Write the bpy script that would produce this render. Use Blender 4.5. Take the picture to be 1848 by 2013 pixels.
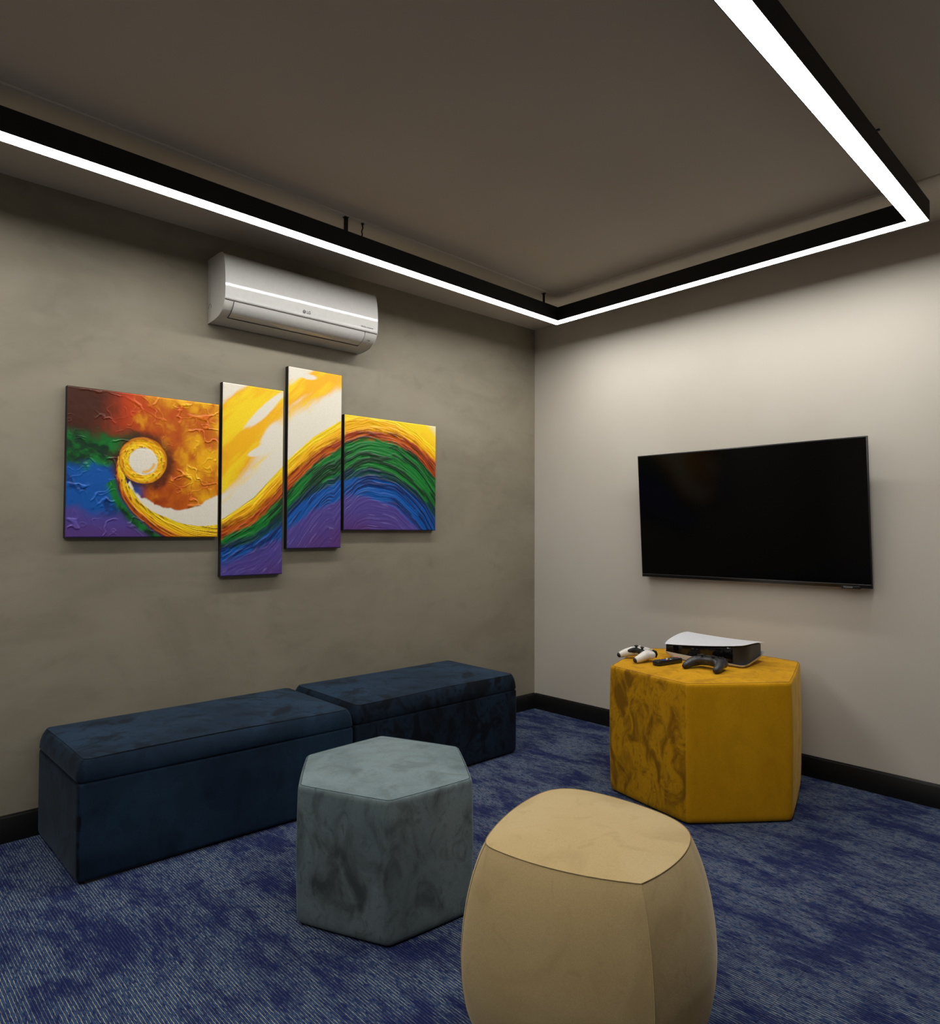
import bpy, bmesh, math, random
import numpy as np
from mathutils import Vector, Matrix, noise as mnoise

S = bpy.context.scene
for o in list(bpy.data.objects):
    bpy.data.objects.remove(o)
COL = S.collection
R = math.radians

# ------------------------------------------------------------------ camera
CAM = dict(loc=(-3.6407, -3.237, 1.2138), yaw=46.8841, pitch=1.4678, roll=0.2075, f=1384.48)
cd = bpy.data.cameras.new('camera'); cam = bpy.data.objects.new('camera', cd); COL.objects.link(cam)
yaw, pitch, roll = R(CAM['yaw']), R(CAM['pitch']), R(CAM['roll'])
fw = Vector((math.cos(pitch)*math.cos(yaw), math.cos(pitch)*math.sin(yaw), math.sin(pitch)))
r0 = Vector((math.sin(yaw), -math.cos(yaw), 0)); u0 = r0.cross(fw)
rt = math.cos(roll)*r0 + math.sin(roll)*u0; up = -math.sin(roll)*r0 + math.cos(roll)*u0
M = Matrix((rt, up, -fw)).transposed().to_4x4(); M.translation = Vector(CAM['loc'])
cam.matrix_world = M
cd.sensor_fit = 'HORIZONTAL'; cd.sensor_width = 36.0; cd.lens = CAM['f']/1848*36
cd.clip_start = 0.05; cd.clip_end = 60
S.camera = cam

# ------------------------------------------------------------------ world, exposure, lamp strength
w = bpy.data.worlds.new('world'); S.world = w; w.use_nodes = True
w.node_tree.nodes['Background'].inputs[0].default_value = (0.9, 0.92, 1, 1)
w.node_tree.nodes['Background'].inputs[1].default_value = 0.0
S.view_settings.view_transform = 'Standard'; S.view_settings.look = 'None'
S.view_settings.gamma = 1; S.view_settings.use_curve_mapping = False
S.view_settings.exposure = 0.0
LAMP = 40.0           # radiance of the ceiling light's diffuser
LAMP_COL = (1.0, 0.985, 0.95)

# ------------------------------------------------------------------ materials
def lin(c):
    c = c/255.0
    return c/12.92 if c <= 0.04045 else ((c+0.055)/1.055)**2.4
def L3(r, g, b): return (lin(r), lin(g), lin(b), 1)

def mat(name):
    m = bpy.data.materials.new(name); m.use_nodes = True
    nt = m.node_tree; b = nt.nodes['Principled BSDF']
    return m, nt, b
def N(nt, t, **kw):
    n = nt.nodes.new(t)
    for k, v in kw.items(): setattr(n, k, v)
    return n
def lk(nt, a, b): nt.links.new(a, b)
def mixc(nt, fac, a, b):
    n = nt.nodes.new('ShaderNodeMix'); n.data_type = 'RGBA'
    for sock, v in ((n.inputs[0], fac), (n.inputs[6], a), (n.inputs[7], b)):
        if isinstance(v, (int, float, tuple)): sock.default_value = v
        else: nt.links.new(v, sock)
    return n.outputs[2]
def math_(nt, op, a, b=None, c=None, clamp=False):
    n = nt.nodes.new('ShaderNodeMath'); n.operation = op; n.use_clamp = clamp
    for i, v in enumerate((a, b, c)):
        if v is None: continue
        if isinstance(v, (int, float)): n.inputs[i].default_value = v
        else: nt.links.new(v, n.inputs[i])
    return n.outputs[0]
def noise_(nt, vec, scale, detail=4, rough=0.5, dist=0.0):
    n = nt.nodes.new('ShaderNodeTexNoise'); n.inputs['Scale'].default_value = scale
    n.inputs['Detail'].default_value = detail; n.inputs['Roughness'].default_value = rough
    n.inputs['Distortion'].default_value = dist
    if vec is not None: nt.links.new(vec, n.inputs['Vector'])
    return n.outputs['Fac']
def mapr(nt, v, a, b, c=0.0, d=1.0):
    n = nt.nodes.new('ShaderNodeMapRange'); n.interpolation_type = 'SMOOTHSTEP'
    nt.links.new(v, n.inputs[0])
    for i, x in enumerate((a, b, c, d)): n.inputs[i+1].default_value = x
    return n.outputs[0]
def objco(nt, scale=(1, 1, 1), loc=(0, 0, 0), kind='Object'):
    t = nt.nodes.new('ShaderNodeTexCoord'); m = nt.nodes.new('ShaderNodeMapping')
    m.inputs['Scale'].default_value = scale; m.inputs['Location'].default_value = loc
    nt.links.new(t.outputs[kind], m.inputs[0]); return m.outputs[0]
def bump(nt, b, h, strength=0.2, dist=0.002):
    n = nt.nodes.new('ShaderNodeBump'); n.inputs['Strength'].default_value = strength
    n.inputs['Distance'].default_value = dist
    nt.links.new(h, n.inputs['Height']); nt.links.new(n.outputs[0], b.inputs['Normal'])

def plain(name, col, rough=0.5, metal=0.0, spec=0.5, coat=0.0, grain=0.0):
    m, nt, b = mat(name)
    v = objco(nt); f = noise_(nt, v, 60, 3)
    c2 = tuple(min(1, x*(0.88)) for x in col[:3]) + (1,)
    lk(nt, mixc(nt, f, col, c2), b.inputs['Base Color'])
    b.inputs['Roughness'].default_value = rough; b.inputs['Metallic'].default_value = metal
    b.inputs['Specular IOR Level'].default_value = spec
    b.inputs['Coat Weight'].default_value = coat; b.inputs['Coat Roughness'].default_value = 0.04
    if grain: bump(nt, b, noise_(nt, v, 900, 2), grain, 0.0005)
    return m

def velvet(name, base, dark, light, scale=6.0, loc=(0, 0, 0), lo=0.50, hi=0.62, sheen=0.5, stretch=(1, 1, 1), tint=(1, 1, 1, 1)):
    """pile fabric: crushed patches with an outline of their own, stronger where attribute 'nap' is high; its highest values paint whole sides as shaded"""
    m, nt, b = mat(name)
    v = objco(nt, stretch, loc)
    at = nt.nodes.new('ShaderNodeAttribute'); at.attribute_name = 'nap'
    n1 = noise_(nt, v, scale, 5, 0.55, 0.9); n2 = noise_(nt, v, scale*2.7, 4, 0.6, 1.3); n3 = noise_(nt, v, scale*0.45, 3, 0.5, 0.5)
    p1 = mapr(nt, n1, lo, hi); p2 = mapr(nt, n2, lo+0.04, hi+0.05)
    p = math_(nt, 'MAXIMUM', p1, math_(nt, 'MULTIPLY', p2, 0.7))
    p = math_(nt, 'MULTIPLY', math_(nt, 'MULTIPLY', p, math_(nt, 'MINIMUM', at.outputs['Fac'], 1.0)), 0.8)
    p = math_(nt, 'ADD', p, math_(nt, 'MAXIMUM', math_(nt, 'SUBTRACT', at.outputs['Fac'], 1.0), 0.0), clamp=True)  # highest values darken the whole side: shade painted into the colour
    c0 = mixc(nt, mapr(nt, n3, 0.35, 0.65), base, light)
    c0 = mixc(nt, p, c0, dark)
    fine = noise_(nt, objco(nt), 420, 3, 0.7)
    c1 = mixc(nt, math_(nt, 'MULTIPLY', mapr(nt, fine, 0.35, 0.7), 0.35), c0, dark)
    lk(nt, c1, b.inputs['Base Color'])
    b.inputs['Roughness'].default_value = 0.85; b.inputs['Specular IOR Level'].default_value = 0.15
    b.inputs['Sheen Weight'].default_value = sheen; b.inputs['Sheen Roughness'].default_value = 0.35
    b.inputs['Sheen Tint'].default_value = tint
    h = math_(nt, 'ADD', math_(nt, 'MULTIPLY', n2, 0.6), math_(nt, 'MULTIPLY', fine, 0.16))
    bump(nt, b, h, 0.35, 0.004)
    return m

# ------------------------------------------------------------------ object helpers
def link(name, me, m=None, parent=None, smooth=False):
    if m is not None:
        for x in (m if isinstance(m, (list, tuple)) else [m]): me.materials.append(x)
    o = bpy.data.objects.new(name, me); COL.objects.link(o)
    if parent is not None: o.parent = parent
    if smooth:
        for p in me.polygons: p.use_smooth = True
    return o
def bm_link(name, bm, m=None, parent=None, smooth=False, ang=None):
    bmesh.ops.recalc_face_normals(bm, faces=bm.faces)
    me = bpy.data.meshes.new(name); 
    if ang is not None:
        for f in bm.faces: f.smooth = True
        for e in bm.edges:
            if len(e.link_faces) == 2 and e.calc_face_angle(0) > R(ang): e.smooth = False
    bm.to_mesh(me); bm.free()
    return link(name, me, m, parent, smooth)
def thing(name, label, cat, loc=(0, 0, 0), rz=0.0, group=None):
    o = bpy.data.objects.new(name, None); COL.objects.link(o); o.empty_display_size = 0.1
    o.location = loc; o.rotation_euler = (0, 0, rz)
    return tag(o, label, cat, group)
def tag(o, label, cat, group=None):
    o['label'] = label; o['category'] = cat
    if group: o['group'] = group
    return o
def struct(o): o['kind'] = 'structure'; return o
def add_box(bm, lo, hi, mtx=None):
    vs = [bm.verts.new((x, y, z)) for x in (lo[0], hi[0]) for y in (lo[1], hi[1]) for z in (lo[2], hi[2])]
    if mtx is not None:
        for v in vs: v.co = mtx @ v.co
    F = [(0, 1, 3, 2), (4, 6, 7, 5), (0, 4, 5, 1), (2, 3, 7, 6), (0, 2, 6, 4), (1, 5, 7, 3)]
    return [bm.faces.new([vs[i] for i in f]) for f in F]
def box(name, lo, hi, m, parent=None, bev=0.0, seg=2):
    bm = bmesh.new(); add_box(bm, lo, hi)
    if bev: bmesh.ops.bevel(bm, geom=bm.edges[:], offset=bev, segments=seg, profile=0.5, affect='EDGES')
    return bm_link(name, bm, m, parent, ang=35 if bev else None)
def add_tube(bm, pts, r, seg=8, closed=False, cap=True):
    """tube along points; r a number or a list"""
    pts = [Vector(p) for p in pts]; n = len(pts); rings = []
    prev = None
    for i, p in enumerate(pts):
        if closed: d = pts[(i+1) % n]-pts[i-1]
        else: d = pts[min(i+1, n-1)]-pts[max(i-1, 0)]
        d.normalize()
        a = prev if prev is not None else (Vector((0, 0, 1)) if abs(d.z) < 0.9 else Vector((1, 0, 0)))
        s = d.cross(a)
        if s.length < 1e-6: s = d.orthogonal()
        s.normalize(); t = s.cross(d).normalized(); prev = t
        rr = r[i] if isinstance(r, (list, tuple)) else r
        rings.append([bm.verts.new(p+(s*math.cos(k*2*math.pi/seg)+t*math.sin(k*2*math.pi/seg))*rr) for k in range(seg)])
    for i in range(n if closed else n-1):
        A, B = rings[i], rings[(i+1) % n]
        for k in range(seg): bm.faces.new((A[k], A[(k+1) % seg], B[(k+1) % seg], B[k]))
    if cap and not closed: bm.faces.new(rings[0][::-1]); bm.faces.new(rings[-1])
def loft(bm, rings, cap0=True, cap1=True, mi=0):
    vr = [[bm.verts.new(p) for p in r] for r in rings]; n = len(rings[0])
    for A, B in zip(vr, vr[1:]):
        for k in range(n):
            f = bm.faces.new((A[k], A[(k+1) % n], B[(k+1) % n], B[k])); f.material_index = mi
    if cap0: bm.faces.new(vr[0][::-1])
    if cap1: bm.faces.new(vr[-1])
    return vr
def text_mesh(name, body, size, m, parent, mtx, extrude=0.0002, align='CENTER', bold=0.0):
    cu = bpy.data.curves.new(name, 'FONT'); cu.body = body; cu.size = size; cu.extrude = extrude
    cu.align_x = align; cu.align_y = 'CENTER'; cu.offset = bold; cu.resolution_u = 4
    t = bpy.data.objects.new(name+'_src', cu); COL.objects.link(t)
    bpy.context.view_layer.update()
    me = bpy.data.meshes.new_from_object(t.evaluated_get(bpy.context.evaluated_depsgraph_get()))
    bpy.data.objects.remove(t); me.name = name; me.transform(mtx)
    me.materials.clear()
    return link(name, me, m, parent)

# ------------------------------------------------------------------ room shell
H = 2.6; XB, YB = -5.5, -4.5        # the walls behind the camera

m, nt, b = mat('burnished_concrete'); MCONC = m
v = objco(nt, (1, 1, 1.4)); a = noise_(nt, v, 1.3, 6, 0.6, 0.7); c = noise_(nt, objco(nt, (1, 1, 3.5), (3, 1, 2)), 2.2, 6, 0.62, 0.5)
f = noise_(nt, v, 7, 5, 0.6, 0.4)
col = mixc(nt, mapr(nt, a, 0.32, 0.68), L3(129, 122, 106), L3(145, 137, 120))
col = mixc(nt, math_(nt, 'MULTIPLY', mapr(nt, c, 0.42, 0.66), 0.35), col, L3(147, 141, 125))
col = mixc(nt, math_(nt, 'MULTIPLY', mapr(nt, f, 0.5, 0.75), 0.25), col, L3(108, 101, 87))
lk(nt, col, b.inputs['Base Color']); b.inputs['Roughness'].default_value = 0.62
b.inputs['Specular IOR Level'].default_value = 0.3
bump(nt, b, math_(nt, 'ADD', f, math_(nt, 'MULTIPLY', noise_(nt, v, 40, 4), 0.2)), 0.12, 0.004)

m, nt, b = mat('off_white_paint'); MWHITE = m
v = objco(nt); a = noise_(nt, v, 1.1, 4, 0.5); f = noise_(nt, v, 55, 4, 0.6)
lk(nt, mixc(nt, mapr(nt, a, 0.35, 0.65), L3(193, 187, 176), L3(188, 181, 169)), b.inputs['Base Color'])
b.inputs['Roughness'].default_value = 0.7; b.inputs['Specular IOR Level'].default_value = 0.25
bump(nt, b, f, 0.06, 0.002)

m, nt, b = mat('ceiling_paint'); MCEIL = m
v = objco(nt); a = noise_(nt, v, 0.6, 3, 0.5)
lk(nt, mixc(nt, mapr(nt, a, 0.35, 0.65), L3(196, 187, 173), L3(190, 181, 167)), b.inputs['Base Color'])
b.inputs['Roughness'].default_value = 0.8; b.inputs['Specular IOR Level'].default_value = 0.2

m, nt, b = mat('loop_pile_carpet'); MCARPET = m
co = nt.nodes.new('ShaderNodeTexCoord'); sp = nt.nodes.new('ShaderNodeSeparateXYZ'); lk(nt, co.outputs['Object'], sp.inputs[0])
wob = noise_(nt, objco(nt, (60, 25, 1)), 4.0, 2, 0.5)
X = math_(nt, 'ADD', sp.outputs[0], math_(nt, 'MULTIPLY', math_(nt, 'SUBTRACT', wob, 0.5), 0.0042))
def line(period, off, w0, w1):
    fr = math_(nt, 'FRACT', math_(nt, 'ADD', math_(nt, 'DIVIDE', X, period), off))
    d = math_(nt, 'ABSOLUTE', math_(nt, 'SUBTRACT', fr, 0.5))
    return mapr(nt, d, w0, w1, 1.0, 0.0)
cream = line(0.0082, 0.0, 0.07, 0.18); mid = line(0.0082, 0.5, 0.2, 0.36)
patch = noise_(nt, objco(nt, (2.2, 1.1, 1)), 3.1, 7, 0.66, 0.3)                 # big navy islands, longer along the yarn
patch2 = noise_(nt, objco(nt, (13, 2.2, 1), (5, 2, 0)), 3.0, 6, 0.75, 0.2)
pm = math_(nt, 'ADD', math_(nt, 'MULTIPLY', patch, 0.62), math_(nt, 'MULTIPLY', patch2, 0.38))
keep = mapr(nt, pm, 0.42, 0.56)
dash = mapr(nt, noise_(nt, objco(nt, (210, 34, 1)), 1.0, 3, 0.6), 0.36, 0.54)
dash2 = mapr(nt, noise_(nt, objco(nt, (190, 60, 1), (9, 4, 0)), 1.0, 2, 0.6), 0.32, 0.52)
base = mixc(nt, noise_(nt, objco(nt, (300, 300, 1)), 1.2, 2), (0.007, 0.011, 0.052, 1), (0.015, 0.024, 0.100, 1))
base = mixc(nt, math_(nt, 'MULTIPLY', math_(nt, 'MULTIPLY', mid, keep), dash2), base, (0.036, 0.074, 0.150, 1))
cf = math_(nt, 'MULTIPLY', math_(nt, 'MULTIPLY', cream, dash), math_(nt, 'ADD', 0.16, math_(nt, 'MULTIPLY', keep, 0.84)))
base = mixc(nt, cf, base, (0.30, 0.305, 0.28, 1))
# seams between the square tiles
def seam(out, off):
    fr = math_(nt, 'FRACT', math_(nt, 'ADD', math_(nt, 'DIVIDE', out, 0.5), off))
    return mapr(nt, math_(nt, 'ABSOLUTE', math_(nt, 'SUBTRACT', fr, 0.5)), 0.0, 0.0035, 1.0, 0.0)
sm = math_(nt, 'MAXIMUM', seam(sp.outputs[0], 0.17), seam(sp.outputs[1], 0.36))
base = mixc(nt, math_(nt, 'MULTIPLY', sm, 0.55), base, (0.008, 0.009, 0.03, 1))
lk(nt, base, b.inputs['Base Color']); b.inputs['Roughness'].default_value = 0.95
b.inputs['Specular IOR Level'].default_value = 0.05; b.inputs['Sheen Weight'].default_value = 0.0
hh = math_(nt, 'ADD', math_(nt, 'MULTIPLY', cream, 0.7), math_(nt, 'ADD', math_(nt, 'MULTIPLY', mid, 0.5), math_(nt, 'MULTIPLY', noise_(nt, objco(nt, (300, 200, 1)), 2.0, 2), 0.7)))
bump(nt, b, hh, 0.55, 0.003)

MGREYWALL = plain('grey_paint', L3(188, 181, 170), 0.8)
MBLACKTRIM = plain('black_lacquer', (0.006, 0.006, 0.006, 1), 0.35, spec=0.35)

struct(box('floor', (XB, YB, -0.1), (0, 0, 0), MCARPET))
struct(box('wall_left', (XB, 0, -0.1), (0.12, 0.12, H+0.15), MCONC))
struct(box('wall_right', (0, YB, -0.1), (0.12, 0, H+0.15), MWHITE))
struct(box('wall_front', (XB-0.12, YB-0.12, -0.1), (0.12, YB, H+0.15), MGREYWALL))
struct(box('wall_back', (XB-0.12, YB, -0.1), (XB, 0.12, H+0.15), MGREYWALL))
struct(box('ceiling', (XB, YB, H), (0, 0, H+0.14), MCEIL))
# slim raised bead on the ceiling just inside the lamp's outline
bm = bmesh.new()
A, B_, C = Vector((-5.45, -0.742, H-0.0005)), Vector((-0.452, -0.574, H-0.0005)), Vector((-0.49, -4.45, H-0.0005))
add_tube(bm, [A, B_], 0.006, 8); add_tube(bm, [B_, C], 0.006, 8)
struct(bm_link('trim_1', bm, MCEIL, ang=50))
# baseboards with a small stepped top edge
def baseboard(name, axis, a, b_, sgn=-1):
    prof = [(0, 0), (0.012, 0), (0.012, 0.094), (0.010, 0.0975), (0.006, 0.0985), (0.004, 0.1035), (0, 0.1045)]
    bm = bmesh.new(); rings = []
    for s in (a, b_):
        rings.append([(s, -d, z) if axis == 'x' else (-d, s, z) for d, z in prof])
    loft(bm, rings); return struct(bm_link(name, bm, MBLACKTRIM, ang=40))
baseboard('baseboard_left', 'x', XB, 0.0)
baseboard('baseboard_right', 'y', YB, -0.012)

# ------------------------------------------------------------------ ceiling light: black channel with a white diffuser
MHOUS = plain('matt_black_aluminium', (0.010, 0.010, 0.0105, 1), 0.55, spec=0.35, grain=0.1)
m, nt, b = mat('lit_opal_diffuser'); MEMI = m
nt.nodes.remove(b); em = nt.nodes.new('ShaderNodeEmission')
em.inputs[0].default_value = (*LAMP_COL, 1); em.inputs[1].default_value = LAMP
lk(nt, em.outputs[0], nt.nodes['Material Output'].inputs[0])
ZB, ZT = 2.46, 2.541
# corners of the channel seen in plan (outer, inner): far, right, and the two behind the camera
OUT = [(-0.3585, -0.4938), (-0.390, -2.456), (-4.42, -2.572), (-4.42, -0.600)]
INN = [(-0.4215, -0.5571), (-0.4535, -2.390), (-4.355, -2.506), (-4.355, -0.672)]
lampo = thing('linear_ceiling_light', 'black angular channel light hung under the ceiling with a continuous glowing white strip', 'ceiling light', (-0.39, -0.53, ZB))
lo_ = Vector(lampo.location)
bm = bmesh.new()
t = 0.0022
def inset(P, Q, k):  # move P toward Q
    return [tuple(Vector(p).lerp(Vector(q), k)) for p, q in zip(P, Q)]
O2, I2 = inset(OUT, INN, 0.035), inset(INN, OUT, 0.035)
def ring(P, z): return [bm.verts.new((x-lo_.x, y-lo_.y, z-lo_.z)) for x, y in P]
ro0, ro1, ri1, ri0, rj0, rj1, rk1, rk0 = ring(OUT, ZB), ring(OUT, ZT), ring(INN, ZT), ring(INN, ZB), ring(I2, ZB), ring(I2, ZB+0.02), ring(O2, ZB+0.02), ring(O2, ZB)
seq = [ro0, ro1, ri1, ri0, rj0, rj1, rk1, rk0]
for A_, B2 in zip(seq, seq[1:]+seq[:1]):
    for k in range(4): bm.faces.new((A_[k], A_[(k+1) % 4], B2[(k+1) % 4], B2[k]))
bm_link('housing', bm, MHOUS, lampo)
bm = bmesh.new()
a0, a1, b1, b0 = ring(O2, ZB+0.0005), ring(O2, ZB+0.004), ring(I2, ZB+0.004), ring(I2, ZB+0.0005)
for A_, B2 in ((a0, a1), (a1, b1), (b1, b0), (b0, a0)):
    for k in range(4): bm.faces.new((A_[k], A_[(k+1) % 4], B2[(k+1) % 4], B2[k]))
bm_link('diffuser', bm, MEMI, lampo)
def hanger(x, y, wd=0.02):
    bm = bmesh.new(); add_box(bm, (x-wd/2-lo_.x, y-0.002-lo_.y, ZT-lo_.z-0.001), (x+wd/2-lo_.x, y+0.002-lo_.y, H-lo_.z+0.0))
    add_box(bm, (x-wd/2-lo_.x, y-0.012-lo_.y, H-0.003-lo_.z), (x+wd/2-lo_.x, y+0.012-lo_.y, H-lo_.z))
    bm_link('hanger_strap', bm, MHOUS, lampo)
hanger(-1.934, -0.602); hanger(-0.535, -0.545, 0.016); hanger(-3.5, -0.622); hanger(-0.98, -2.441, 0.012); hanger(-1.95, -2.468, 0.012)
bm = bmesh.new()
cx, cy = -1.845, -0.598
pts = [(cx-lo_.x+dx, cy-lo_.y, z-lo_.z) for dx, z in ((0, ZT-0.002), (0.001, ZT+0.012), (-0.003, ZT+0.02), (0.001, ZT+0.03), (0.004, ZT+0.04), (0.001, ZT+0.05), (0.002, H-0.004))]
add_tube(bm, pts, 0.0032, 8); add_tube(bm, [(cx-lo_.x+0.002, cy-lo_.y, H-0.006-lo_.z), (cx-lo_.x+0.002, cy-lo_.y, H-lo_.z)], 0.007, 10)
bm_link('power_cable', bm, MHOUS, lampo, ang=50)

# ------------------------------------------------------------------ upholstered pieces
def poly_curve(P, rad, bow=0.0, n_side=14, n_cor=7):
    """closed plan curve: polygon P with every corner rounded by rad[i] and sides bowed outward"""
    P = [Vector(p) for p in P]; n = len(P); rad = rad if isinstance(rad, (list, tuple)) else [rad]*n
    c = sum(P, Vector((0, 0)))/n; out = []
    for i in range(n):
        p, a, q = P[i], P[i-1], P[(i+1) % n]
        u = (a-p).normalized(); w_ = (q-p).normalized(); r = rad[i]
        s, e = p+u*r, p+w_*r
        for k in range(n_cor):
            t_ = (k+0.5)/n_cor; out.append((s*(1-t_)**2+p*2*t_*(1-t_)+e*t_*t_, i, True))
        e2 = q+(p-q).normalized()*rad[(i+1) % n]
        nrm = Vector((q.y-p.y, p.x-q.x)).normalized()
        if nrm.dot((p+q)/2-c) < 0: nrm = -nrm
        for k in range(n_side):
            t_ = (k+0.5)/n_side; out.append((e.lerp(e2, t_)+nrm*bow*4*t_*(1-t_)*1.0, i, False))
    return out, c
def scaled(crv, c, k, off, z):
    res = []
    for p, *_ in crv:
        d = p-c; res.append((c.x+d.x*k+d.normalized().x*off, c.y+d.y*k+d.normalized().y*off, z))
    return res
def nap_shade_attr(o, fn):
    me = o.data; at = me.attributes.new('nap', 'FLOAT', 'POINT')
    for i, v in enumerate(me.vertices): at.data[i].value = fn(v.co)

def ottoman(name, label, cat, P, rad, zt, bow, prof, dome, mside, mseam, nap_shades, curve=None):
    """prof: list of (height, outward offset) for the side cover"""
    crv, c = curve if curve else poly_curve(P, rad, bow)
    root = thing(name, label, cat, (c.x, c.y, 0)); loc = Vector((c.x, c.y))
    crv = [(p-loc, i, k) for p, i, k in crv]; z0 = Vector((0, 0))
    bm = bmesh.new()
    rings = [scaled(crv, z0, 1, off, z) for z, off in prof]
    loft(bm, rings, cap1=False)
    o = bm_link('side_cover', bm, mside, root, smooth=True)
    Pl = [Vector(p)-loc for p in P]
    def side_of(co):
        a = math.atan2(co.y, co.x); best, bi = 9, 0
        for i in range(len(Pl)):
            m_ = (Pl[i]+Pl[(i+1) % len(Pl)])/2; d = abs((a-math.atan2(m_.y, m_.x)+math.pi) % (2*math.pi)-math.pi)
            if d < best: best, bi = d, i
        return bi
    nap_shade_attr(o, lambda co: nap_shades[side_of(co)])
    bm = bmesh.new()
    zl, ol = prof[-1]
    rr = []; K = 12
    for j in range(K):
        s = j/K
        f_ = s; rr.append([( x*(1-f_), y*(1-f_), zl+dome*(1-(1-f_)**2.4)) for x, y, z in scaled(crv, z0, 1, ol, zl)])
    vr = loft(bm, rr, cap0=False, cap1=False)
    cv = bm.verts.new((0, 0, zl+dome))
    for k in range(len(vr[-1])): bm.faces.new((vr[-1][k], vr[-1][(k+1) % len(vr[-1])], cv))
    o = bm_link('top_panel', bm, mside, root, smooth=True); nap_shade_attr(o, lambda co: nap_shades[-1])
    bm = bmesh.new(); add_tube(bm, scaled(crv, z0, 1, ol+0.0002, zl), 0.0011, 6, closed=True)
    bm_link('piping_seam', bm, mseam, root, ang=60)
    return root, crv, prof

# straight sided hexagon profiles: rounded foot, straight wall, soft shoulder
def straight(zt, foot=0.012, sh=0.022, belly=0.004):
    pr = [(0.004, -foot), (0.008, -foot*0.45), (0.018, -foot*0.1), (0.035, 0.0)]
    for k in range(1, 8): t_ = k/8; pr.append((0.035+(zt-0.035-sh)*t_, belly*4*t_*(1-t_)))
    pr += [(zt-sh, 0.0)]
    for k in range(1, 6):
        a = k/5*math.pi/2; pr.append((zt-sh+sh*math.sin(a)*0.98, -sh*0.55*(1-math.cos(a))))
    return pr

MMUST = velvet('mustard_velvet', L3(207, 149, 9), L3(126, 86, 6), L3(216, 158, 15), 11.0, (0, 0, 0), 0.44, 0.66, 0.25, (1.2, 1.2, 0.75), (1, 0.75, 0.3, 1))
MMUSTS = plain('mustard_seam', L3(120, 82, 8), 0.9)
YP = [(-0.886, -1.258), (-0.981, -1.709), (-0.628, -1.994), (-0.113, -1.824), (-0.045, -1.385), (-0.348, -1.084)]
ottoman('hexagonal_ottoman', 'large mustard velvet six-sided ottoman under the television holding the game console', 'ottoman',
        YP, 0.022, 0.579, 0.004, straight(0.5795, 0.014, 0.02, 0.005), 0.004, MMUST, MMUSTS, [1.22, 0.15, 0.6, 0.6, 0.5, 0.5, 0.6])  # left face: full crushed patches plus painted shade
MGREY = velvet('grey_teal_velvet', L3(108, 124, 128), L3(62, 68, 70), L3(126, 142, 145), 8.0, (4, 1, 0), 0.42, 0.76, 0.2, (1.2, 1.2, 0.8), (0.8, 0.95, 1, 1))
MGREYS = plain('grey_teal_seam', L3(50, 70, 76), 0.9)
GP = [(-2.528, -1.275), (-2.398, -1.572), (-2.088, -1.597), (-1.893, -1.316), (-2.019, -1.011), (-2.355, -1.026)]
ottoman('hexagonal_ottoman', 'small grey-teal velvet six-sided ottoman in front of the navy benches', 'ottoman',
        GP, 0.016, 0.424, 0.003, straight(0.4235, 0.012, 0.018, 0.004), 0.010, MGREY, MGREYS, [1.28, 1.15, 1.15, 1.0, 1.0, 1.3, 0.55])  # most sides carry painted shade, the top none
MBEIGE = velvet('sand_velvet', L3(188, 164, 117), L3(154, 130, 88), L3(196, 174, 130), 4.5, (2, 7, 1), 0.5, 0.66, 0.4, (1, 1, 0.8), (1, 0.9, 0.7, 1))
MBEIGES = plain('sand_seam', L3(132, 112, 76), 0.9)
BP = [(-2.492, -2.062), (-2.384, -2.412), (-2.062, -2.330), (-2.085, -1.950)]
zz = [0.004, 0.02, 0.06, 0.12, 0.18, 0.24, 0.30, 0.36, 0.41, 0.45, 0.475, 0.49]
oo = [-0.030, -0.008, 0.020, 0.044, 0.055, 0.058, 0.054, 0.045, 0.033, 0.019, 0.008, -0.001]
bpr = [(z, float(np.interp(z, zz, oo))) for z in np.linspace(0.004, 0.49, 34)]
bpr = [bpr[0]]+[(bpr[i][0], (bpr[i-1][1]+2*bpr[i][1]+bpr[i+1][1])/4) for i in range(1, len(bpr)-1)]+[bpr[-1]]
def pebble(P, bow=0.030, soft=(0.12, 0.0, 1.0, 1.0), m_=90, its=420):
    """rounded quadrilateral plan: sides bowed outward, each corner eased by its own softness"""
    P = [Vector(p) for p in P]; c = sum(P, Vector((0, 0)))/4; pts = []; sf = []; own = []
    for i in range(4):
        p, q = P[i], P[(i+1) % 4]; nrm = Vector((q.y-p.y, p.x-q.x)).normalized()
        if nrm.dot((p+q)/2-c) < 0: nrm = -nrm
        for k in range(m_):
            t_ = k/m_; pts.append(p.lerp(q, t_)+nrm*bow*4*t_*(1-t_))
            sf.append(soft[i]*max(0, 1-t_*2.4)+soft[(i+1) % 4]*max(0, 1-(1-t_)*2.4)); own.append(i if t_ < 0.5 else (i+1) % 4)
    A_ = np.array([[p.x, p.y] for p in pts]); w_ = np.array(sf)[:, None]
    for _ in range(its): A_ = A_+w_*0.5*((np.roll(A_, 1, 0)+np.roll(A_, -1, 0))/2-A_)
    return [(Vector(A_[k]), own[k], (k % m_) in (0, 1, m_-1)) for k in range(len(A_))], c
BP2 = [Vector(p) for p in BP]; bc_ = sum(BP2, Vector((0, 0)))/4
BP2 = [bc_+(p-bc_)*k for p, k in zip(BP2, (1.02, 1.0, 1.07, 1.08))]
beige, bcrv, bprof = ottoman('rounded_ottoman', 'sand beige barrel-shaped ottoman with bulging sides, nearest in the room', 'ottoman',
        BP, 0, 0.49, 0, bpr, 0.016, MBEIGE, MBEIGES, [0.5, 0.5, 0.5, 0.5, 0.45], curve=pebble(BP2))
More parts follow.
